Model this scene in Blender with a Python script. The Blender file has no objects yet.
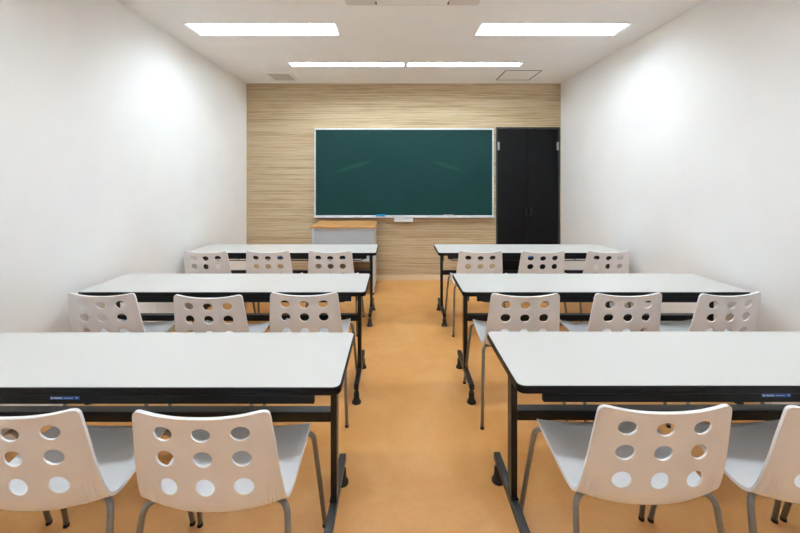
import bpy, bmesh, math, random
from mathutils import Vector, Matrix, geometry
random.seed(7)
PI = math.pi
SC = bpy.context.scene
COL = SC.collection

# ------------------------------------------------------------------ materials
def lin(c):
    return tuple(((v/255)/12.92 if v/255 <= 0.04045 else ((v/255+0.055)/1.055)**2.4) for v in c) + (1.0,)

def mat(name, rgb, rough=0.5, metal=0.0, spec=0.5, bump=None, noise=None, emit=None, coat=0.0):
    m = bpy.data.materials.new(name); m.use_nodes = True
    nt = m.node_tree; N = nt.nodes; L = nt.links
    b = N['Principled BSDF']
    b.inputs['Base Color'].default_value = lin(rgb)
    b.inputs['Roughness'].default_value = rough
    b.inputs['Metallic'].default_value = metal
    b.inputs['Specular IOR Level'].default_value = spec
    if coat: b.inputs['Coat Weight'].default_value = coat
    tc = N.new('ShaderNodeTexCoord')
    if noise:                       # (scale, second colour, low, high)
        nz = N.new('ShaderNodeTexNoise'); nz.inputs['Scale'].default_value = noise[0]; nz.inputs['Detail'].default_value = 6
        L.new(tc.outputs['Object'], nz.inputs['Vector'])
        cr = N.new('ShaderNodeValToRGB'); cr.color_ramp.elements[0].position = noise[2]; cr.color_ramp.elements[1].position = noise[3]
        cr.color_ramp.elements[0].color = lin(rgb); cr.color_ramp.elements[1].color = lin(noise[1])
        L.new(nz.outputs['Fac'], cr.inputs['Fac']); L.new(cr.outputs['Color'], b.inputs['Base Color'])
    if bump:                        # (scale, strength, distance)
        nb = N.new('ShaderNodeTexNoise'); nb.inputs['Scale'].default_value = bump[0]; nb.inputs['Detail'].default_value = 4
        L.new(tc.outputs['Object'], nb.inputs['Vector'])
        bp = N.new('ShaderNodeBump'); bp.inputs['Strength'].default_value = bump[1]; bp.inputs['Distance'].default_value = bump[2]
        L.new(nb.outputs['Fac'], bp.inputs['Height']); L.new(bp.outputs['Normal'], b.inputs['Normal'])
    if emit:
        b.inputs['Emission Color'].default_value = emit[0] + (1,)
        b.inputs['Emission Strength'].default_value = emit[1]
    return m

TUBE_STRENGTH = 70.0
M = {}
M['wall'] = mat('white_wallpaper', (248, 248, 247), 0.85, bump=(220, 0.25, 0.002), noise=(3.0, (245, 245, 245), 0.35, 0.7), spec=0.2)
M['ceiling'] = mat('ceiling_board', (248, 247, 246), 0.9, bump=(160, 0.2, 0.002), noise=(5.0, (245, 244, 243), 0.35, 0.7), spec=0.15)
M['white_paint'] = mat('white_painted_metal', (240, 240, 238), 0.45, noise=(8, (236, 236, 234), 0.4, 0.7))
M['baseboard'] = mat('beige_vinyl_baseboard', (226, 206, 174), 0.5, noise=(20, (221, 200, 167), 0.4, 0.7))
M['grey_baseboard'] = mat('pale_vinyl_baseboard', (226, 224, 220), 0.5, noise=(20, (220, 218, 214), 0.4, 0.7))
M['tube'] = mat('lamp_glow', (255, 255, 255), 0.5, emit=((0.78, 0.905, 1.0), TUBE_STRENGTH))
M['tube_bright'] = mat('bright_lamp_glow', (255, 255, 255), 0.5, emit=((0.78, 0.905, 1.0), TUBE_STRENGTH*1.5))
M['laminate'] = mat('white_laminate', (206, 204, 200), 0.38, noise=(260, (200, 198, 194), 0.35, 0.65), bump=(900, 0.05, 0.0005), spec=0.4)
M['edge'] = mat('black_edge_plastic', (13, 13, 14), 0.45, spec=0.2, noise=(60, (16, 16, 17), 0.4, 0.7))
M['black_metal'] = mat('black_powder_coat', (15, 15, 17), 0.38, bump=(500, 0.08, 0.0006), spec=0.4, noise=(40, (18, 18, 20), 0.4, 0.7))
M['black_plastic'] = mat('black_plastic', (20, 20, 21), 0.5, noise=(50, (25, 25, 26), 0.4, 0.7))
M['shell'] = mat('white_moulded_plastic', (241, 241, 243), 0.42, noise=(14, (238, 238, 240), 0.4, 0.7), bump=(700, 0.05, 0.0004))
M['tube_metal'] = mat('silver_painted_steel', (140, 139, 138), 0.34, metal=0.45, noise=(50, (130, 129, 128), 0.4, 0.7))
M['rubber'] = mat('dark_rubber', (38, 35, 33), 0.75, noise=(50, (46, 42, 39), 0.4, 0.7))
M['blue'] = mat('blue_sticker', (22, 78, 160), 0.4, noise=(80, (26, 84, 166), 0.4, 0.7))
M['ink'] = mat('white_print', (215, 222, 235), 0.5, noise=(80, (205, 214, 230), 0.4, 0.7))
M['aluminium'] = mat('brushed_aluminium', (222, 224, 227), 0.4, metal=0.25, noise=(60, (196, 198, 202), 0.4, 0.7))
M['desk_grey'] = mat('grey_desk_steel', (190, 196, 204), 0.45, noise=(30, (186, 192, 200), 0.4, 0.7))
M['desk_frame'] = mat('light_grey_desk_frame', (204, 209, 216), 0.45, noise=(30, (200, 205, 212), 0.4, 0.7))
M['desk_top'] = mat('oak_desk_top', (196, 146, 88), 0.4, noise=(9, (184, 132, 74), 0.35, 0.7))
M['door'] = mat('black_door_laminate', (9, 9, 10), 0.5, spec=0.15, noise=(30, (13, 13, 14), 0.4, 0.7), bump=(300, 0.05, 0.0005))
M['door_frame'] = mat('black_door_frame', (36, 34, 33), 0.4, noise=(30, (40, 38, 36), 0.4, 0.7))
M['steel'] = mat('brushed_steel', (185, 185, 184), 0.3, metal=0.9, noise=(60, (172, 172, 172), 0.4, 0.7))
M['eraser_blue'] = mat('blue_felt_eraser', (48, 150, 205), 0.8, noise=(90, (40, 138, 194), 0.4, 0.7))
M['eraser_white'] = mat('pale_eraser', (205, 198, 192), 0.8, noise=(90, (190, 184, 178), 0.4, 0.7))
M['box_white'] = mat('white_plastic_box', (222, 222, 226), 0.45, noise=(30, (216, 216, 221), 0.4, 0.7))
M['ac_panel'] = mat('off_white_plastic_panel', (222, 219, 214), 0.5, noise=(10, (218, 215, 210), 0.4, 0.7))
M['vent'] = mat('vent_grey', (205, 200, 192), 0.6, noise=(30, (198, 193, 185), 0.4, 0.7))
M['seam'] = mat('dark_seam', (74, 70, 66), 0.7, noise=(30, (82, 78, 73), 0.4, 0.7))

def floor_material():
    m = bpy.data.materials.new('orange_linoleum'); m.use_nodes = True
    nt = m.node_tree; N = nt.nodes; L = nt.links; b = N['Principled BSDF']
    tc = N.new('ShaderNodeTexCoord')
    n1 = N.new('ShaderNodeTexNoise'); n1.inputs['Scale'].default_value = 2.3; n1.inputs['Detail'].default_value = 9; n1.inputs['Roughness'].default_value = 0.62; n1.inputs['Distortion'].default_value = 1.1
    L.new(tc.outputs['Object'], n1.inputs['Vector'])
    cr = N.new('ShaderNodeValToRGB'); e = cr.color_ramp.elements
    e[0].position = 0.3; e[0].color = lin((200, 141, 76)); e[1].position = 0.72; e[1].color = lin((213, 160, 102))
    x = e.new(0.5); x.color = lin((207, 150, 86))
    L.new(n1.outputs['Fac'], cr.inputs['Fac'])
    n2 = N.new('ShaderNodeTexNoise'); n2.inputs['Scale'].default_value = 70; n2.inputs['Detail'].default_value = 3
    L.new(tc.outputs['Object'], n2.inputs['Vector'])
    mx = N.new('ShaderNodeMixRGB'); mx.blend_type = 'OVERLAY'; mx.inputs['Fac'].default_value = 0.12
    L.new(cr.outputs['Color'], mx.inputs['Color1']); L.new(n2.outputs['Color'], mx.inputs['Color2'])
    L.new(mx.outputs['Color'], b.inputs['Base Color'])
    mr = N.new('ShaderNodeMapRange'); mr.inputs['To Min'].default_value = 0.42; mr.inputs['To Max'].default_value = 0.56
    L.new(n1.outputs['Fac'], mr.inputs['Value']); L.new(mr.outputs['Result'], b.inputs['Roughness'])
    b.inputs['Specular IOR Level'].default_value = 0.35
    return m
M['floor'] = floor_material()

def reed_material():
    m = bpy.data.materials.new('horizontal_wood_grain_wallpaper'); m.use_nodes = True
    nt = m.node_tree; N = nt.nodes; L = nt.links; b = N['Principled BSDF']
    tc = N.new('ShaderNodeTexCoord')
    def streak(sx, sz, detail, dist=0.0):
        mp = N.new('ShaderNodeMapping'); mp.inputs['Scale'].default_value = (sx, 1, sz)
        L.new(tc.outputs['Object'], mp.inputs['Vector'])
        n = N.new('ShaderNodeTexNoise'); n.inputs['Scale'].default_value = 1; n.inputs['Detail'].default_value = detail; n.inputs['Distortion'].default_value = dist
        L.new(mp.outputs['Vector'], n.inputs['Vector'])
        return n
    a = streak(1.0, 85, 3, 0.12); c = streak(4.0, 210, 2); d = streak(0.35, 9, 2)
    add = N.new('ShaderNodeMath'); add.operation = 'MULTIPLY_ADD'; add.inputs[1].default_value = 0.55
    L.new(c.outputs['Fac'], add.inputs[0]); L.new(a.outputs['Fac'], add.inputs[2])
    add2 = N.new('ShaderNodeMath'); add2.operation = 'MULTIPLY_ADD'; add2.inputs[1].default_value = 0.3
    L.new(d.outputs['Fac'], add2.inputs[0]); L.new(add.outputs[0], add2.inputs[2])
    cr = N.new('ShaderNodeValToRGB'); e = cr.color_ramp.elements
    e[0].position = 0.70; e[0].color = lin((148, 124, 92)); e[1].position = 1.0; e[1].color = lin((198, 179, 149))
    x = e.new(0.80); x.color = lin((168, 145, 112)); x = e.new(0.90); x.color = lin((182, 160, 127))
    L.new(add2.outputs[0], cr.inputs['Fac']); L.new(cr.outputs['Color'], b.inputs['Base Color'])
    bp = N.new('ShaderNodeBump'); bp.inputs['Strength'].default_value = 0.35; bp.inputs['Distance'].default_value = 0.004
    L.new(add2.outputs[0], bp.inputs['Height']); L.new(bp.outputs['Normal'], b.inputs['Normal'])
    b.inputs['Roughness'].default_value = 0.65; b.inputs['Specular IOR Level'].default_value = 0.25
    return m
M['reed'] = reed_material()

def board_material():
    # green writing surface; two faint wiped chalk smears lie across it (object origin = board centre)
    m = bpy.data.materials.new('green_chalkboard'); m.use_nodes = True
    nt = m.node_tree; N = nt.nodes; L = nt.links; b = N['Principled BSDF']
    tc = N.new('ShaderNodeTexCoord')
    nz = N.new('ShaderNodeTexNoise'); nz.inputs['Scale'].default_value = 2.2; nz.inputs['Detail'].default_value = 5
    L.new(tc.outputs['Object'], nz.inputs['Vector'])
    cr = N.new('ShaderNodeValToRGB'); cr.color_ramp.elements[0].position = 0.3; cr.color_ramp.elements[1].position = 0.75
    cr.color_ramp.elements[0].color = lin((17, 49, 48)); cr.color_ramp.elements[1].color = lin((21, 55, 53))
    L.new(nz.outputs['Fac'], cr.inputs['Fac'])
    col = cr.outputs['Color']
    for (cx, cz, ang, lx, lz) in ((-0.68, 0.085, 17, 0.30, 0.035), (0.60, 0.09, -18, 0.23, 0.035)):
        mp = N.new('ShaderNodeMapping'); mp.vector_type = 'TEXTURE'
        mp.inputs['Location'].default_value = (cx, 0, cz); mp.inputs['Rotation'].default_value = (0, -math.radians(ang), 0)
        mp.inputs['Scale'].default_value = (lx, 5, lz)
        L.new(tc.outputs['Object'], mp.inputs['Vector'])
        g = N.new('ShaderNodeTexGradient'); g.gradient_type = 'SPHERICAL'
        L.new(mp.outputs['Vector'], g.inputs['Vector'])
        r = N.new('ShaderNodeMapRange'); r.inputs['From Max'].default_value = 0.35; r.inputs['To Max'].default_value = 0.28
        L.new(g.outputs['Fac'], r.inputs['Value'])
        mx = N.new('ShaderNodeMixRGB'); L.new(r.outputs['Result'], mx.inputs['Fac'])
        L.new(col, mx.inputs['Color1']); mx.inputs['Color2'].default_value = lin((38, 88, 66))
        col = mx.outputs['Color']
    L.new(col, b.inputs['Base Color'])
    b.inputs['Roughness'].default_value = 0.55; b.inputs['Specular IOR Level'].default_value = 0.12
    return m
M['board'] = board_material()

# ------------------------------------------------------------------ mesh helpers
def link(o, parent=None):
    COL.objects.link(o)
    if parent: o.parent = parent
    return o

def obj(name, bm, m, parent=None, smooth=False, bevel=0.0, seg=2):
    bmesh.ops.recalc_face_normals(bm, faces=bm.faces)
    me = bpy.data.meshes.new(name); bm.to_mesh(me); bm.free()
    me.materials.append(m)
    for p in me.polygons: p.use_smooth = smooth
    o = bpy.data.objects.new(name, me)
    if bevel:
        md = o.modifiers.new('edge_rounding', 'BEVEL'); md.width = bevel; md.segments = seg; md.limit_method = 'ANGLE'; md.angle_limit = math.radians(40)
        md.harden_normals = False
    return link(o, parent)

def box(bm, x0, x1, y0, y1, z0, z1):
    v = [bm.verts.new((x, y, z)) for z in (z0, z1) for y in (y0, y1) for x in (x0, x1)]
    for f in ((0, 2, 3, 1), (4, 5, 7, 6), (0, 1, 5, 4), (2, 6, 7, 3), (0, 4, 6, 2), (1, 3, 7, 5)):
        bm.faces.new([v[i] for i in f])

def boxes(name, m, parent, *bs, bevel=0.0, seg=2):
    bm = bmesh.new()
    for b in bs: box(bm, *b)
    return obj(name, bm, m, parent, bevel=bevel, seg=seg)

def rrect(x0, x1, y0, y1, r, n=6):
    pts = []
    for cx, cy, a0 in ((x1-r, y1-r, 0), (x0+r, y1-r, 90), (x0+r, y0+r, 180), (x1-r, y0+r, 270)):
        for i in range(n+1):
            a = math.radians(a0 + 90*i/n); pts.append((cx+r*math.cos(a), cy+r*math.sin(a)))
    return pts

def prism(bm, pts, z0, z1):
    lo = [bm.verts.new((x, y, z0)) for x, y in pts]; hi = [bm.verts.new((x, y, z1)) for x, y in pts]
    bm.faces.new(lo[::-1]); bm.faces.new(hi)
    n = len(pts)
    for i in range(n): bm.faces.new((lo[i], lo[(i+1) % n], hi[(i+1) % n], hi[i]))

def fillet(points, r, n=6):
    P = [Vector(p) for p in points]; out = [P[0]]
    for i in range(1, len(P)-1):
        a, b, c = P[i-1], P[i], P[i+1]
        d1 = (a-b).normalized(); d2 = (c-b).normalized()
        rr = min(r, (a-b).length*0.49, (c-b).length*0.49)
        s, e = b+d1*rr, b+d2*rr
        for k in range(n+1):
            t = k/n; out.append(s*(1-t)**2 + b*2*t*(1-t) + e*t*t)
    out.append(P[-1]); return out

def tube(bm, path, r, n=10):
    P = [Vector(p) for p in path]; rings = []
    T0 = (P[1]-P[0]).normalized()
    up = Vector((0, 0, 1)) if abs(T0.z) < 0.9 else Vector((1, 0, 0))
    nrm = (up - T0*up.dot(T0)).normalized()
    for i, p in enumerate(P):
        t = (P[min(i+1, len(P)-1)] - P[max(i-1, 0)]).normalized()
        nrm = (nrm - t*nrm.dot(t)).normalized(); bn = t.cross(nrm)
        rings.append([bm.verts.new(p + (nrm*math.cos(2*PI*k/n) + bn*math.sin(2*PI*k/n))*r) for k in range(n)])
    for a, b in zip(rings, rings[1:]):
        for k in range(n): bm.faces.new((a[k], a[(k+1) % n], b[(k+1) % n], b[k]))
    bm.faces.new(rings[0][::-1]); bm.faces.new(rings[-1])

def lathe(bm, prof, cx, cy, n=16):
    rings = [[bm.verts.new((cx+r*math.cos(2*PI*k/n), cy+r*math.sin(2*PI*k/n), z)) for k in range(n)] for r, z in prof]
    for a, b in zip(rings, rings[1:]):
        for k in range(n): bm.faces.new((a[k], a[(k+1) % n], b[(k+1) % n], b[k]))
    bm.faces.new(rings[0][::-1]); bm.faces.new(rings[-1])

def empty(name, loc=(0, 0, 0), rz=0.0):
    o = bpy.data.objects.new(name, None); o.location = loc; o.rotation_euler = (0, 0, rz); o.empty_display_size = 0.1
    return link(o)

def tag(o, label, cat, group=None):
    o['label'] = label; o['category'] = cat
    if group: o['group'] = group
    return o

def struct(o, label=None):
    o['kind'] = 'structure'
    if label: o['label'] = label
    return o

def copy_tree(o, parent=None):
    c = o.copy(); COL.objects.link(c)
    if parent: c.parent = parent
    for ch in [k for k in bpy.data.objects if k.parent == o]: copy_tree(ch, c)
    return c

# ------------------------------------------------------------------ room
XL, XR, YB, YF, H = -2.05, 2.26, 5.106, -0.85, 2.70
struct(boxes('floor', M['floor'], None, (XL-0.1, XR+0.1, YF-0.1, YB+0.1, -0.08, 0)))
struct(boxes('wall_left', M['wall'], None, (XL-0.1, XL, YF-0.1, YB+0.1, 0, H)))
struct(boxes('wall_right', M['wall'], None, (XR, XR+0.1, YF-0.1, YB+0.1, 0, H)))
struct(boxes('wall_rear', M['wall'], None, (XL, XR, YF-0.1, YF, 0, H)))
# front wall with a doorway opening
DX0, DX1, DZ = 1.372, 2.245, 2.10
struct(boxes('wall_front', M['reed'], None, (XL, DX0, YB, YB+0.1, 0, H), (DX0, DX1, YB, YB+0.1, DZ, H), (DX1, XR, YB, YB+0.1, 0, H)))
struct(boxes('baseboard_front', M['baseboard'], None, (XL+0.013, DX0, YB-0.012, YB, 0, 0.07), bevel=0.002))
struct(boxes('baseboard_left', M['grey_baseboard'], None, (XL, XL+0.012, YF, YB, 0, 0.06), bevel=0.002))
struct(boxes('baseboard_right', M['grey_baseboard'], None, (XR-0.012, XR, YF, YB, 0, 0.06), bevel=0.002))

# lights: (x0, x1, y0, y1)
BIG = [(-1.785, -0.51, 3.12, 3.375), (0.715, 1.99, 3.12, 3.375),
       (-1.785, -0.51, 0.95, 1.205), (0.715, 1.99, 0.95, 1.205)]
SMALL = [(-1.207, 0.095, 4.180, 4.310), (0.125, 1.43, 4.180, 4.310)]
holes = BIG + SMALL
xs = sorted({XL-0.1, XR+0.1} | {v for h in holes for v in h[:2]}); ys = sorted({YF-0.1, YB+0.1} | {v for h in holes for v in h[2:]})
bm = bmesh.new(); gv = {}
def g(i, j):
    if (i, j) not in gv: gv[i, j] = bm.verts.new((xs[i], ys[j], H))
    return gv[i, j]
for i in range(len(xs)-1):
    for j in range(len(ys)-1):
        cx, cy = (xs[i]+xs[i+1])/2, (ys[j]+ys[j+1])/2
        if any(h[0] < cx < h[1] and h[2] < cy < h[3] for h in holes): continue
        bm.faces.new((g(i, j), g(i, j+1), g(i+1, j+1), g(i+1, j)))
res = bmesh.ops.extrude_face_region(bm, geom=list(bm.faces))
for v in [e for e in res['geom'] if isinstance(e, bmesh.types.BMVert)]: v.co.z += 0.02
struct(obj('ceiling', bm, M['ceiling']))

def fixture(name, rect, label, group, tubes, louvre, depth=0.095, dz=0.053, glow='tube'):
    x0, x1, y0, y1 = rect; t = 0.004
    root = empty(name, ((x0+x1)/2, (y0+y1)/2, H))
    tag(root, label, 'ceiling light', group)
    hx, hy = (x1-x0)/2, (y1-y0)/2
    # housing: open trough with sloping sides, and a slim trim frame under the ceiling
    bm = bmesh.new()
    ins = 0.001
    lo = [bm.verts.new((sx*(hx-ins), sy*(hy-ins), 0.0)) for sx, sy in ((-1, -1), (1, -1), (1, 1), (-1, 1))]
    hi = [bm.verts.new((sx*(hx-0.012), sy*(hy-0.03), depth)) for sx, sy in ((-1, -1), (1, -1), (1, 1), (-1, 1))]
    bm.faces.new(hi)
    for i in range(4): bm.faces.new((lo[i], lo[(i+1) % 4], hi[(i+1) % 4], hi[i]))
    hs = obj('housing', bm, M['white_paint'], root)
    sd = hs.modifiers.new('sheet', 'SOLIDIFY'); sd.thickness = 0.002; sd.offset = 1
    w = 0.012
    boxes('trim_frame', M['white_paint'], root, (-hx-w, hx+w, -hy-w, -hy+0.002, -0.004, -0.0005), (-hx-w, hx+w, hy-0.002, hy+w, -0.004, -0.0005),
          (-hx-w, -hx+0.002, -hy, hy, -0.004, -0.0005), (hx-0.002, hx+w, -hy, hy, -0.004, -0.0005))
    for ty in tubes:
        bm = bmesh.new(); tube(bm, [(-hx+0.03, ty, dz), (hx-0.03, ty, dz)], 0.0145, 14)
        tb = obj('lamp_tube', bm, M[glow], root, smooth=True)
        for s in (-1, 1):
            boxes('lamp_holder', M['white_paint'], tb, tuple(sorted((s*(hx-0.008), s*(hx-0.029)))) + (ty-0.013, ty+0.013, dz-0.012, depth-0.004))
    if louvre:
        bs = []
        for k in range(louvre):
            x = -hx + 0.02 + (2*hx-0.04)*k/(louvre-1)
            bs.append((x-0.0006, x+0.0006, -hy+0.012, hy-0.012, 0.003, 0.034))
        boxes('louvre', M['white_paint'], root, *bs)
    return root

names = {0: 'wide bright ceiling light at the upper left, in front of the narrow strip lights', 1: 'wide bright ceiling light at the upper right, in front of the narrow strip lights',
         2: 'wide recessed ceiling light above the left table nearest the viewer', 3: 'wide recessed ceiling light above the right table nearest the viewer'}
for i, r in enumerate(BIG):
    fixture('ceiling_light', r, names[i], 'wide recessed ceiling lights', (-0.055, 0.055), 17)
fixture('ceiling_light', SMALL[0], 'narrow recessed ceiling strip light before the blackboard, left of the pair', 'narrow ceiling lights in front of the blackboard', (0.0,), 0, 0.07, 0.022, 'tube_bright')
fixture('ceiling_light', SMALL[1], 'narrow recessed ceiling strip light before the blackboard, right of the pair', 'narrow ceiling lights in front of the blackboard', (0.0,), 0, 0.07, 0.022, 'tube_bright')

# air conditioner cassette
ac = empty('air_conditioner', (0.117, 2.25, H)); tag(ac, 'white square ceiling air conditioner cassette, mostly cut off by the top of the view', 'air conditioner')
bm = bmesh.new(); prism(bm, rrect(-0.488, 0.488, -0.488, 0.488, 0.03), -0.03, -0.0005); obj('panel', bm, M['ac_panel'], ac, bevel=0.008, seg=3)
for k in range(4):
    rot = Matrix.Rotation(k*PI/2, 4, 'Z')
    bm = bmesh.new(); box(bm, -0.255, 0.255, 0.365, 0.462, -0.036, -0.0305); bmesh.ops.transform(bm, matrix=rot, verts=bm.verts)
    fl = obj('air_flap', bm, M['white_paint'], ac, bevel=0.004)
    for s in (-1, 1):
        bm = bmesh.new(); box(bm, *sorted((s*0.257, s*0.266)), 0.425, 0.458, -0.035, -0.0303)
        bmesh.ops.transform(bm, matrix=rot, verts=bm.verts); obj('hinge_slot', bm, M['seam'], fl)
bm = bmesh.new(); box(bm, -0.29, 0.29, -0.29, 0.29, -0.036, -0.0305); gr = obj('intake_grille', bm, M['white_paint'], ac, bevel=0.003)
bm = bmesh.new()
for k in range(22): box(bm, -0.27, 0.27, -0.262+k*0.025, -0.256+k*0.025, -0.0375, -0.0362)
obj('grille_slots', bm, M['seam'], gr)

# small vent and access hatch near the front wall
ve = empty('ceiling_vent', (-1.445, 4.715, H)); tag(ve, 'small grey louvred ventilation grille in the ceiling by the left wall', 'vent')
bm = bmesh.new(); prism(bm, rrect(-0.165, 0.165, -0.185, 0.185, 0.01), -0.018, -0.0005)
obj('frame', bm, M['white_paint'], ve, bevel=0.003)
boxes('backing', M['vent'], ve, (-0.13, 0.13, -0.15, 0.15, -0.0205, -0.0182))
boxes('slats', M['vent'], ve, *[(-0.12, 0.12, -0.135+k*0.0245, -0.117+k*0.0245, -0.0265, -0.0207) for k in range(11)])
ha = empty('ceiling_hatch', (1.54, 4.70, H)); tag(ha, 'square ceiling access hatch outlined by a dark seam near the black door', 'access hatch')
s = 0.222; w = 0.013
boxes('seam', M['seam'], ha, (-s, s, -s, -s+w, -0.003, -0.0005), (-s, s, s-w, s, -0.003, -0.0005), (-s, -s+w, -s+w, s-w, -0.003, -0.0005), (s-w, s, -s+w, s-w, -0.003, -0.0005))
boxes('hatch_panel', M['ceiling'], ha, (-s+w, s-w, -s+w, s-w, -0.0022, -0.0005))

# ------------------------------------------------------------------ black double door
dr = empty('door_1', ((DX0+DX1)/2, YB, 0)); struct(dr, 'black double door with slim silver hinges to the right of the blackboard')
hw = (DX1-DX0)/2; e = 0.001
boxes('door_frame', M['door_frame'], dr, (-hw+e, -hw+0.022, -0.012, 0.09, 0.0, DZ-e), (hw-0.022, hw-e, -0.012, 0.09, 0.0, DZ-e), (-hw+0.022, hw-0.022, -0.012, 0.09, DZ-0.022, DZ-e), bevel=0.001)
for s in (-1, 1):
    a, b = sorted((s*0.0018, s*(hw-0.0235)))
    leaf = boxes('door_leaf', M['door'], dr, (a, b, 0.0, 0.036, 0.006, DZ-0.025), bevel=0.002)
    bm = bmesh.new(); tube(bm, fillet([(s*0.03, 0.0, 0.99), (s*0.03, -0.035, 0.985), (s*0.03, -0.035, 0.90), (s*0.03, 0.0, 0.895)], 0.015), 0.006)
    obj('door_handle', bm, M['black_plastic'], leaf, smooth=True)
    for z in (1.835, 0.22):
        bm = bmesh.new(); a, b = sorted((s*(hw-0.018), s*(hw-0.046)))
        box(bm, a, b, -0.016, -0.0005 if z < 0 else -0.0125, z-0.05, z+0.06)
        lathe(bm, [(0.0075, z-0.05), (0.0075, z+0.06)], s*(hw-0.024), -0.0195, 12)
        obj('hinge', bm, M['steel'], leaf)

# ------------------------------------------------------------------ blackboard
BX0, BX1, BZ0, BZ1 = -1.117, 1.335, 0.872, 2.082
cx, cz = (BX0+BX1)/2, (BZ0+BZ1)/2; bw, bh = (BX1-BX0)/2, (BZ1-BZ0)/2
bb = empty('blackboard', (cx, YB, cz)); tag(bb, 'large green chalkboard with thin silver frame on the wood-grain wall', 'blackboard')
boxes('writing_surface', M['board'], bb, (-bw+0.012, bw-0.012, -0.026, -0.001, -bh+0.012, bh-0.012))
f = 0.022
boxes('frame', M['aluminium'], bb, (-bw, bw, -0.036, -0.001, bh-f, bh), (-bw, bw, -0.036, -0.001, -bh, -bh+f), (-bw, -bw+f, -0.036, -0.001, -bh+f, bh-f), (bw-f, bw, -0.036, -0.001, -bh+f, bh-f), bevel=0.003)
bm = bmesh.new(); box(bm, -bw+0.01, bw-0.01, -0.095, -0.0365, -bh-0.004, -bh+0.002); box(bm, -bw+0.01, bw-0.01, -0.098, -0.094, -bh-0.004, -bh+0.012)
obj('chalk_tray', bm, M['aluminium'], bb, bevel=0.001)
tz = BZ0+0.0022
er = empty('chalkboard_eraser', (-0.21, YB-0.066, tz)); tag(er, 'small blue chalkboard eraser lying on the left part of the chalk tray', 'eraser')
boxes('grip', M['eraser_blue'], er, (-0.06, 0.06, -0.02, 0.02, 0.014, 0.034), bevel=0.003)
boxes('felt', M['rubber'], er, (-0.058, 0.058, -0.019, 0.019, 0, 0.0139))
er = empty('chalkboard_eraser', (0.705, YB-0.066, tz)); tag(er, 'pale whitish chalkboard eraser lying on the right part of the chalk tray', 'eraser')
boxes('grip', M['eraser_white'], er, (-0.068, 0.068, -0.02, 0.02, 0.012, 0.03), bevel=0.003)
boxes('felt', M['box_white'], er, (-0.066, 0.066, -0.019, 0.019, 0, 0.0119))
bxo = 0.1-cx                                   # white double chalk drawer fixed under the tray
cb = boxes('chalk_drawer_case', M['box_white'], bb, (bxo-0.128, bxo+0.128, -0.085, 0.0, -bh-0.064, -bh-0.0045), bevel=0.003)
cb['label'] = 'white plastic double chalk drawer'
for s in (-1, 1):
    a, b = sorted((bxo+s*0.007, bxo+s*0.122))
    boxes('drawer', M['box_white'], cb, (a, b, -0.094, -0.0855, -bh-0.060, -bh-0.009), bevel=0.003)

# ------------------------------------------------------------------ teacher's desk
td = empty('teacher_desk', (-0.637, 4.73, 0)); tag(td, 'grey steel teacher desk with tan wooden top standing below the blackboard', 'desk')
bm = bmesh.new(); prism(bm, rrect(-0.388, 0.388, -0.295, 0.295, 0.012), 0.803, 0.827); obj('desk_top', bm, M['desk_top'], td, bevel=0.003)
boxes('side_panel', M['desk_frame'], td, (-0.372, -0.35, -0.28, 0.28, 0.03, 0.8025), bevel=0.003)
boxes('side_panel', M['desk_frame'], td, (0.35, 0.372, -0.28, 0.28, 0.03, 0.8025), bevel=0.003)
boxes('front_panel', M['desk_grey'], td, (-0.3495, 0.3495, -0.268, -0.25, 0.42, 0.79), bevel=0.002)
boxes('top_rail', M['desk_frame'], td, (-0.3495, 0.3495, -0.279, -0.2685, 0.778, 0.8025))
boxes('bottom_rail', M['desk_frame'], td, (-0.3495, 0.3495, -0.279, -0.2685, 0.405, 0.435))
boxes('shelf', M['desk_grey'], td, (-0.3495, 0.3495, -0.2495, 0.27, 0.5, 0.52))
for sx in (-1, 1):
    for sy in (-1, 1):
        bm = bmesh.new(); lathe(bm, [(0.014, 0.0298), (0.014, 0.012), (0.018, 0.006), (0.018, 0)], sx*0.359, sy*0.25); obj('foot', bm, M['rubber'], td, smooth=False)

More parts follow.
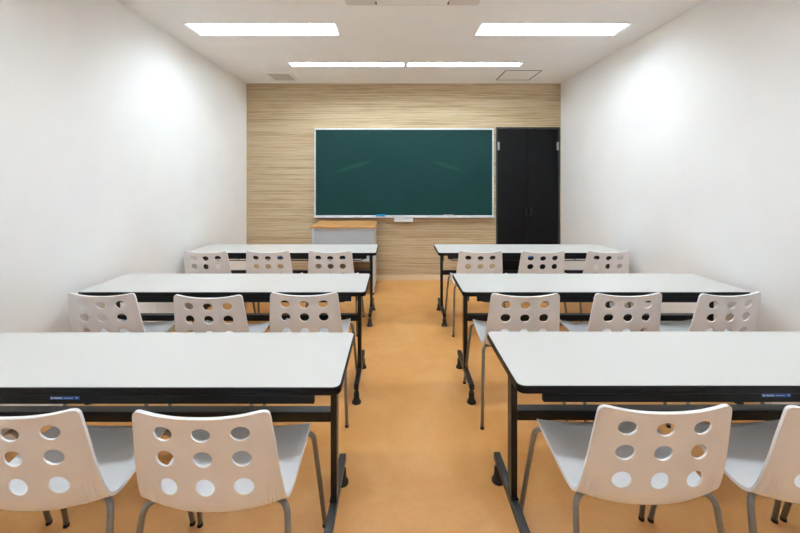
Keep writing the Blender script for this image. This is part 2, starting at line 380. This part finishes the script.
# ------------------------------------------------------------------ long tables
TL, TD, TH = 1.785, 0.45, 0.70
def make_table():
    r = empty('classroom_table')
    hx, hy = TL/2, TD/2; PY = 0.025
    bm = bmesh.new(); prism(bm, rrect(-hx, hx, -hy, hy, 0.028), TH-0.028, TH-0.0012); obj('edge_band', bm, M['edge'], r, bevel=0.005, seg=3)
    bm = bmesh.new(); prism(bm, rrect(-hx+0.004, hx-0.004, -hy+0.004, hy-0.004, 0.025), TH-0.0012, TH); obj('tabletop', bm, M['laminate'], r)
    ap = boxes('apron', M['edge'], r, (-hx+0.09, hx-0.09, -hy+0.008, -hy+0.026, TH-0.060, TH-0.0285), (-hx+0.09, hx-0.09, -hy+0.027, -hy+0.1, TH-0.042, TH-0.0285), bevel=0.002)
    # blue maker's sticker on the apron
    st = boxes('sticker', M['blue'], r, (-0.088, 0.012, -hy+0.0072, -hy+0.0079, TH-0.0445, TH-0.0335))
    bm = bmesh.new(); yf = -hy+0.0066; z = TH-0.039; ox = 0.017
    box(bm, -0.101, -0.095, yf, yf+0.0005, z-0.003, z+0.003)
    for k in range(7): box(bm, -0.0915+k*0.0042, -0.0885+k*0.0042, yf, yf+0.0005, z-0.0022, z+0.0022)
    for k in range(9): box(bm, -0.057+k*0.0036, -0.0552+k*0.0036, yf, yf+0.0005, z-0.0012, z+0.0012)
    v = [bm.verts.new(p) for p in ((-0.018, yf, z+0.003), (-0.010, yf, z+0.003), (-0.012, yf, z-0.003))]; bm.faces.new(v)
    bmesh.ops.translate(bm, vec=(ox, 0, 0), verts=bm.verts)
    obj('printed_marks', bm, M['ink'], st)
    # crossbeam
    boxes('crossbeam', M['black_metal'], r, (-hx+0.0727, hx-0.0727, PY-0.022, PY+0.022, 0.434, 0.474), bevel=0.003)
    for s in (-1, 1):
        X = s*(hx-0.060)
        boxes('post', M['black_metal'], r, (X-0.0125, X+0.0125, PY-0.025, PY+0.025, 0.124, TH-0.0285), bevel=0.003)
        fo = boxes('foot_bar', M['black_metal'], r, (X-0.015, X+0.015, PY-0.235, PY+0.235, 0.088, 0.123), bevel=0.004)
        boxes('collar', M['black_metal'], fo, (X-0.0155, X+0.0155, PY-0.03, PY+0.03, 0.1225, 0.131), bevel=0.001)
        for y in (PY-0.215, PY+0.215):
            bm = bmesh.new(); lathe(bm, [(0.011, 0.0878), (0.011, 0.068), (0.017, 0.066), (0.018, 0.03), (0.021, 0.02), (0.028, 0.010), (0.029, 0.0)], X, y, 18)
            obj('glide', bm, M['black_plastic'], fo, smooth=False, bevel=0.0015)
        # folding hinge under the top beside each post
        bm = bmesh.new(); i0 = X - s*0.0135
        def sb(a, b, *rest): box(bm, *sorted((i0-s*a, i0-s*b)), *rest)
        sb(0, 0.004, -0.05, 0.09, TH-0.085, TH-0.0288); sb(0.0045, 0.05, -0.06, 0.1, TH-0.036, TH-0.0288)
        sb(0.0045, 0.016, 0.03, 0.05, TH-0.075, TH-0.0365); sb(0.0165, 0.03, -0.02, 0.02, TH-0.055, TH-0.0365); sb(0.0, 0.006, -0.02, 0.02, TH-0.125, TH-0.0855)
        obj('folding_bracket', bm, M['black_metal'], r, bevel=0.001)
    # wire book shelf hanging below the top
    bm = bmesh.new(); a = hx-0.10
    for y in (-0.11, 0.03, 0.15):
        tube(bm, fillet([(-a, y, TH-0.0288), (-a+0.03, y, TH-0.096), (a-0.03, y, TH-0.096), (a, y, TH-0.0288)], 0.04), 0.005, 8)
    for k in range(7):
        x = -a+0.12 + (2*a-0.24)*k/6
        tube(bm, [(x, -0.112, TH-0.0875), (x, 0.155, TH-0.0875)], 0.0028, 6)
    obj('wire_shelf', bm, M['black_metal'], r, smooth=True)
    return r

# ------------------------------------------------------------------ perforated shell chair
def catmull(P, t):
    n = len(P)-1; x = min(max(t, 0), 1)*n; i = min(int(x), n-1); f = x-i
    p0, p1, p2, p3 = P[max(i-1, 0)], P[i], P[i+1], P[min(i+2, n)]
    return tuple(0.5*((2*b)+(-a+c)*f+(2*a-5*b+4*c-d)*f*f+(-a+3*b-3*c+d)*f**3) for a, b, c, d in zip(p0, p1, p2, p3))
#         centre y, z        edge y, z      half width
KN = [(-0.247, 0.746, -0.235, 0.766, 0.186),
      (-0.242, 0.722, -0.229, 0.737, 0.191),
      (-0.236, 0.692, -0.221, 0.700, 0.194),
      (-0.231, 0.655, -0.212, 0.658, 0.198),
      (-0.225, 0.612, -0.202, 0.609, 0.202),
      (-0.217, 0.562, -0.190, 0.559, 0.206),
      (-0.208, 0.512, -0.176, 0.508, 0.210),
      (-0.197, 0.463, -0.158, 0.464, 0.213),
      (-0.173, 0.428, -0.133, 0.443, 0.214),
      (-0.130, 0.413, -0.098, 0.440, 0.216),
      (-0.080, 0.416, -0.050, 0.447, 0.217),
      (-0.025, 0.420, -0.005, 0.454, 0.217),
      (0.030, 0.427, 0.040, 0.460, 0.217),
      (0.085, 0.436, 0.085, 0.465, 0.216),
      (0.130, 0.443, 0.125, 0.468, 0.214),
      (0.160, 0.443, 0.150, 0.468, 0.213),
      (0.180, 0.434, 0.163, 0.461, 0.211)]
NV = len(KN)-1
def shell_at(p, b):
    t = b/BL
    cy, cz, ey, ez, hw = catmull(KN, t)
    u = p/0.2; w = abs(u)**2.3
    y = cy*(1-w)+ey*w; z = cz*(1-w)+ez*w; x = u*hw
    # moulded ribs where the back folds into the seat, near each side
    a = abs(p)
    if 0.148 < a < 0.188:
        kb = (t-0.425)/0.055; amp = 0.0030*math.exp(-kb*kb)*math.sin(PI*(a-0.148)/0.040)
        y -= amp*math.cos(2*PI*(a-0.148)/0.0105 + 1.5*kb)
    return Vector((x, y, z))
BL = 0.0
_l = [catmull(KN, i/200) for i in range(201)]
for a, b in zip(_l, _l[1:]): BL += math.hypot(b[0]-a[0], b[1]-a[1])
def b_of_z(z):
    for i in range(160):
        if _l[i][1] >= z > _l[i+1][1]: return BL*(i+0.5)/200
def local_rate(b):
    t = b/BL; d = 0.01; q0, q1 = catmull(KN, t-d), catmull(KN, t+d)
    return math.hypot(q1[0]-q0[0], q1[1]-q0[1])/(2*d*BL)

def make_shell():
    pts, edges = [], []
    def loop(L):
        s = len(pts); pts.extend(L); n = len(L)
        edges.extend((s+i, s+(i+1) % n) for i in range(n))
    # outline, finely stepped, rounded corners (b grows downwards/forwards)
    def arc(cx, cy, r, a0, n=7): return [(cx+r*math.cos(math.radians(a0+90*i/n)), cy+r*math.sin(math.radians(a0+90*i/n))) for i in range(n+1)]
    r1, r2 = 0.03, 0.026
    corners = arc(0.2-r2, BL-r2, r2, 0) + arc(-0.2+r2, BL-r2, r2, 90) + arc(-0.2+r1, r1, r1, 180) + arc(0.2-r1, r1, r1, 270)
    outl = []
    for i, c in enumerate(corners):
        d = corners[(i+1) % len(corners)]; ln = math.hypot(d[0]-c[0], d[1]-c[1]); k = max(1, int(ln/0.011))
        outl += [(c[0]+(d[0]-c[0])*j/k, c[1]+(d[1]-c[1])*j/k) for j in range(k)]
    loop(outl)
    hs = []
    for z, asp in ((0.696, 0.80), (0.620, 0.90), (0.528, 1.05)):
        b = b_of_z(z); hwz = catmull(KN, b/BL)[4]; q = local_rate(b)
        for k in (-1, 0, 1):
            p = k*0.107*0.2/hwz; rp, rb = 0.0268*0.2/hwz, 0.0268*asp/q
            hs.append((p, b, rp, rb)); loop([(p+rp*math.cos(2*PI*i/28), b+rb*math.sin(2*PI*i/28)) for i in range(28)])
    def ok(p, b, m=0.004):
        if not (-0.2+m < p < 0.2-m and m < b < BL-m): return False
        for sx, sy, r in ((1, 1, r2), (-1, 1, r2), (-1, -1, r1), (1, -1, r1)):
            cx = sx*(0.2-r); cy = BL-r if sy > 0 else r
            if (p-cx)*sx > 0 and (b-cy)*sy > 0 and math.hypot(p-cx, b-cy) > r-m: return False
        return all(((p-h[0])/(h[2]+m))**2 + ((b-h[1])/(h[3]+m))**2 > 1 for h in hs)
    bf0, bf1 = 0.33*BL, 0.52*BL
    nb, npp = int(BL/0.013), 30
    for i in range(1, nb):
        for j in range(npp+1):
            p, b = -0.2+0.4*j/npp, BL*i/nb
            fine = bf0 < b < bf1 and 0.134 < abs(p) < 0.19
            if not fine and ok(p, b): pts.append((p, b))
    for s in (-1, 1):
        for i in range(14):
            for j in range(27):
                p, b = s*(0.136+0.002*j), bf0+(bf1-bf0)*(i+0.5)/14
                if ok(p, b): pts.append((p, b))
    vs, es, fs, _, _, _ = geometry.delaunay_2d_cdt([Vector(p) for p in pts], edges, [], 0, 1e-7)
    bm = bmesh.new(); bv = [bm.verts.new(shell_at(v.x, v.y)) for v in vs]
    for f in fs:
        c = sum((vs[i] for i in f), Vector((0, 0)))/len(f)
        if any(((c.x-h[0])/h[2])**2 + ((c.y-h[1])/h[3])**2 < 0.985 for h in hs): continue
        # outside rounded corners
        out = False
        for sx, sy, r in ((1, 1, r2), (-1, 1, r2), (-1, -1, r1), (1, -1, r1)):
            cx = sx*(0.2-r); cy = BL-r if sy > 0 else r
            if (c.x-cx)*sx > 0 and (c.y-cy)*sy > 0 and math.hypot(c.x-cx, c.y-cy) > r: out = True
        if out: continue
        try: bm.faces.new([bv[i] for i in f])
        except ValueError: pass
    bmesh.ops.delete(bm, geom=[v for v in bm.verts if not v.link_faces], context='VERTS')
    bmesh.ops.recalc_face_normals(bm, faces=bm.faces)
    pos = {v: vs[i] for i, v in enumerate(bv) if v.is_valid}
    wts = []
    for v in bm.verts:
        q = pos[v]; d = min(0.2-abs(q.x), q.y, BL-q.y); wts.append(max(0.0, min(1.0, 1.6-d/0.010)))
    o = obj('shell_raw', bm, M['shell'], None, smooth=True)
    vg = o.vertex_groups.new(name='rim')
    for i, x in enumerate(wts): vg.add([i], x, 'REPLACE')
    sd = o.modifiers.new('s', 'SOLIDIFY'); sd.thickness = 0.010; sd.offset = 0; sd.vertex_group = 'rim'; sd.thickness_vertex_group = 0.52
    bv_ = o.modifiers.new('b', 'BEVEL'); bv_.width = 0.0032; bv_.segments = 3; bv_.limit_method = 'ANGLE'; bv_.angle_limit = math.radians(50)
    dg = bpy.context.evaluated_depsgraph_get(); dg.update()
    me = bpy.data.meshes.new_from_object(o.evaluated_get(dg)); me.name = 'chair_shell'
    for p in me.polygons: p.use_smooth = True
    old = o.data; bpy.data.objects.remove(o); bpy.data.meshes.remove(old)
    return me

def make_chair():
    r = empty('perforated_chair')
    me = make_shell()
    link(bpy.data.objects.new('seat_shell', me), r)
    R = 0.0095
    for s in (-1, 1):
        for (x0, y0, z0, x1, y1, z1, x2, y2) in ((0.10, -0.07, 0.396, 0.214, -0.15, 0.438, 0.238, -0.223), (0.10, 0.108, 0.419, 0.226, 0.135, 0.456, 0.252, 0.238)):
            bm = bmesh.new()
            tube(bm, fillet([(s*x0, y0, z0), (s*x1, y1, z1), (s*x2, y2, 0.014)], 0.045, 7), R, 12)
            lg = obj('leg', bm, M['tube_metal'], r, smooth=True)
            bm = bmesh.new(); lathe(bm, [(0.0108, 0.012), (0.011, 0.0)], s*x2, y2, 12); obj('foot_cap', bm, M['rubber'], lg)
    bm = bmesh.new()
    for (y, z) in ((-0.07, 0.396), (0.108, 0.419)): tube(bm, [(-0.115, y, z), (0.115, y, z)], R, 12)
    for s in (-1, 1): tube(bm, [(s*0.10, -0.07, 0.395), (s*0.10, 0.108, 0.418)], 0.008, 10)
    obj('seat_frame', bm, M['tube_metal'], r, smooth=True)
    return r

# ------------------------------------------------------------------ layout
table0 = make_table(); chair0 = make_chair()
EDGE = {'near': 1.257, 'middle': 2.29, 'far': 3.495}
CHAIR_Y = {'near': 1.287, 'middle': 2.31, 'far': 3.51}
ROW = {'near': 'nearest row', 'middle': 'middle row', 'far': 'farthest row'}
first = True
for row, ey in EDGE.items():
    for side, cx_ in (('left', -0.187-TL/2), ('right', 0.412+TL/2)):
        t = table0 if first else copy_tree(table0); first = False
        dy = -0.010 if (side == 'left' and row == 'near') else 0
        t.location = (cx_ - (0.013 if (side, row) == ('right', 'far') else 0), ey+TD/2+dy, 0)
        if (side, row) == ('right', 'near'):            # this sticker sits a little higher and further along
            for ch in t.children:
                if ch.name.startswith('sticker'): ch.location = (0.026, 0, 0.003)
        tag(t, f'long white-topped black-framed classroom table on the {side} side, {ROW[row]}', 'table', 'long classroom tables')

# (row, side, seat, x, extra y, rotation in degrees)
CH = [('near', 'left', 'aisle', -0.538, -0.025, 0.0), ('near', 'left', 'middle', -1.072, -0.022, 1.0), ('near', 'left', 'wall', -1.66, -0.015, 0),
      ('near', 'right', 'aisle', 0.759, 0.0, 0.7), ('near', 'right', 'middle', 1.292, -0.005, -0.3), ('near', 'right', 'wall', 1.84, 0, 0),
      ('middle', 'left', 'wall', -1.64, 0.0, -1), ('middle', 'left', 'middle', -1.03, -0.03, -1), ('middle', 'left', 'aisle', -0.515, 0.01, 0),
      ('middle', 'right', 'aisle', 0.72, -0.005, 0), ('middle', 'right', 'middle', 1.29, 0, 2), ('middle', 'right', 'wall', 1.85, 0.005, 6),
      ('far', 'left', 'wall', -1.67, 0, -1.5), ('far', 'left', 'middle', -1.13, 0.005, 0), ('far', 'left', 'aisle', -0.58, 0.01, 0),
      ('far', 'right', 'aisle', 0.745, 0.005, 0), ('far', 'right', 'middle', 1.29, 0, 1), ('far', 'right', 'wall', 1.87, 0.01, 2)]
SEAT = {'aisle': 'at the aisle end', 'middle': 'in the middle', 'wall': 'at the wall end'}
for i, (row, side, seat, x, dy, rz) in enumerate(CH):
    c = chair0 if i == 0 else copy_tree(chair0)
    c.location = (x, CHAIR_Y[row]+dy, 0); c.rotation_euler = (0, 0, math.radians(rz))
    tag(c, f'white nine-hole chair {SEAT[seat]} of the {side} table, {ROW[row]}', 'chair', 'white perforated chairs at the tables')

# ------------------------------------------------------------------ world, camera, colour
w = bpy.data.worlds.new('room_world'); SC.world = w; w.use_nodes = True
w.node_tree.nodes['Background'].inputs['Color'].default_value = (0.5, 0.5, 0.5, 1); w.node_tree.nodes['Background'].inputs['Strength'].default_value = 0.0
cam = bpy.data.cameras.new('camera'); co = link(bpy.data.objects.new('camera', cam)); SC.camera = co
co.location = (0, 0, 1.403); co.rotation_euler = (PI/2, 0, 0)
cam.sensor_width = 36; cam.lens = 372/800*36
cam.shift_x = 4/800; cam.shift_y = -88.5/800; cam.clip_start = 0.02
vs = SC.view_settings
SC.display_settings.display_device = 'sRGB'
vs.view_transform = 'Standard'; vs.look = 'None'; vs.gamma = 1; vs.use_curve_mapping = False; vs.exposure = 0.0
SC.cycles.max_bounces = 12; SC.cycles.diffuse_bounces = 8; SC.cycles.use_denoising = True
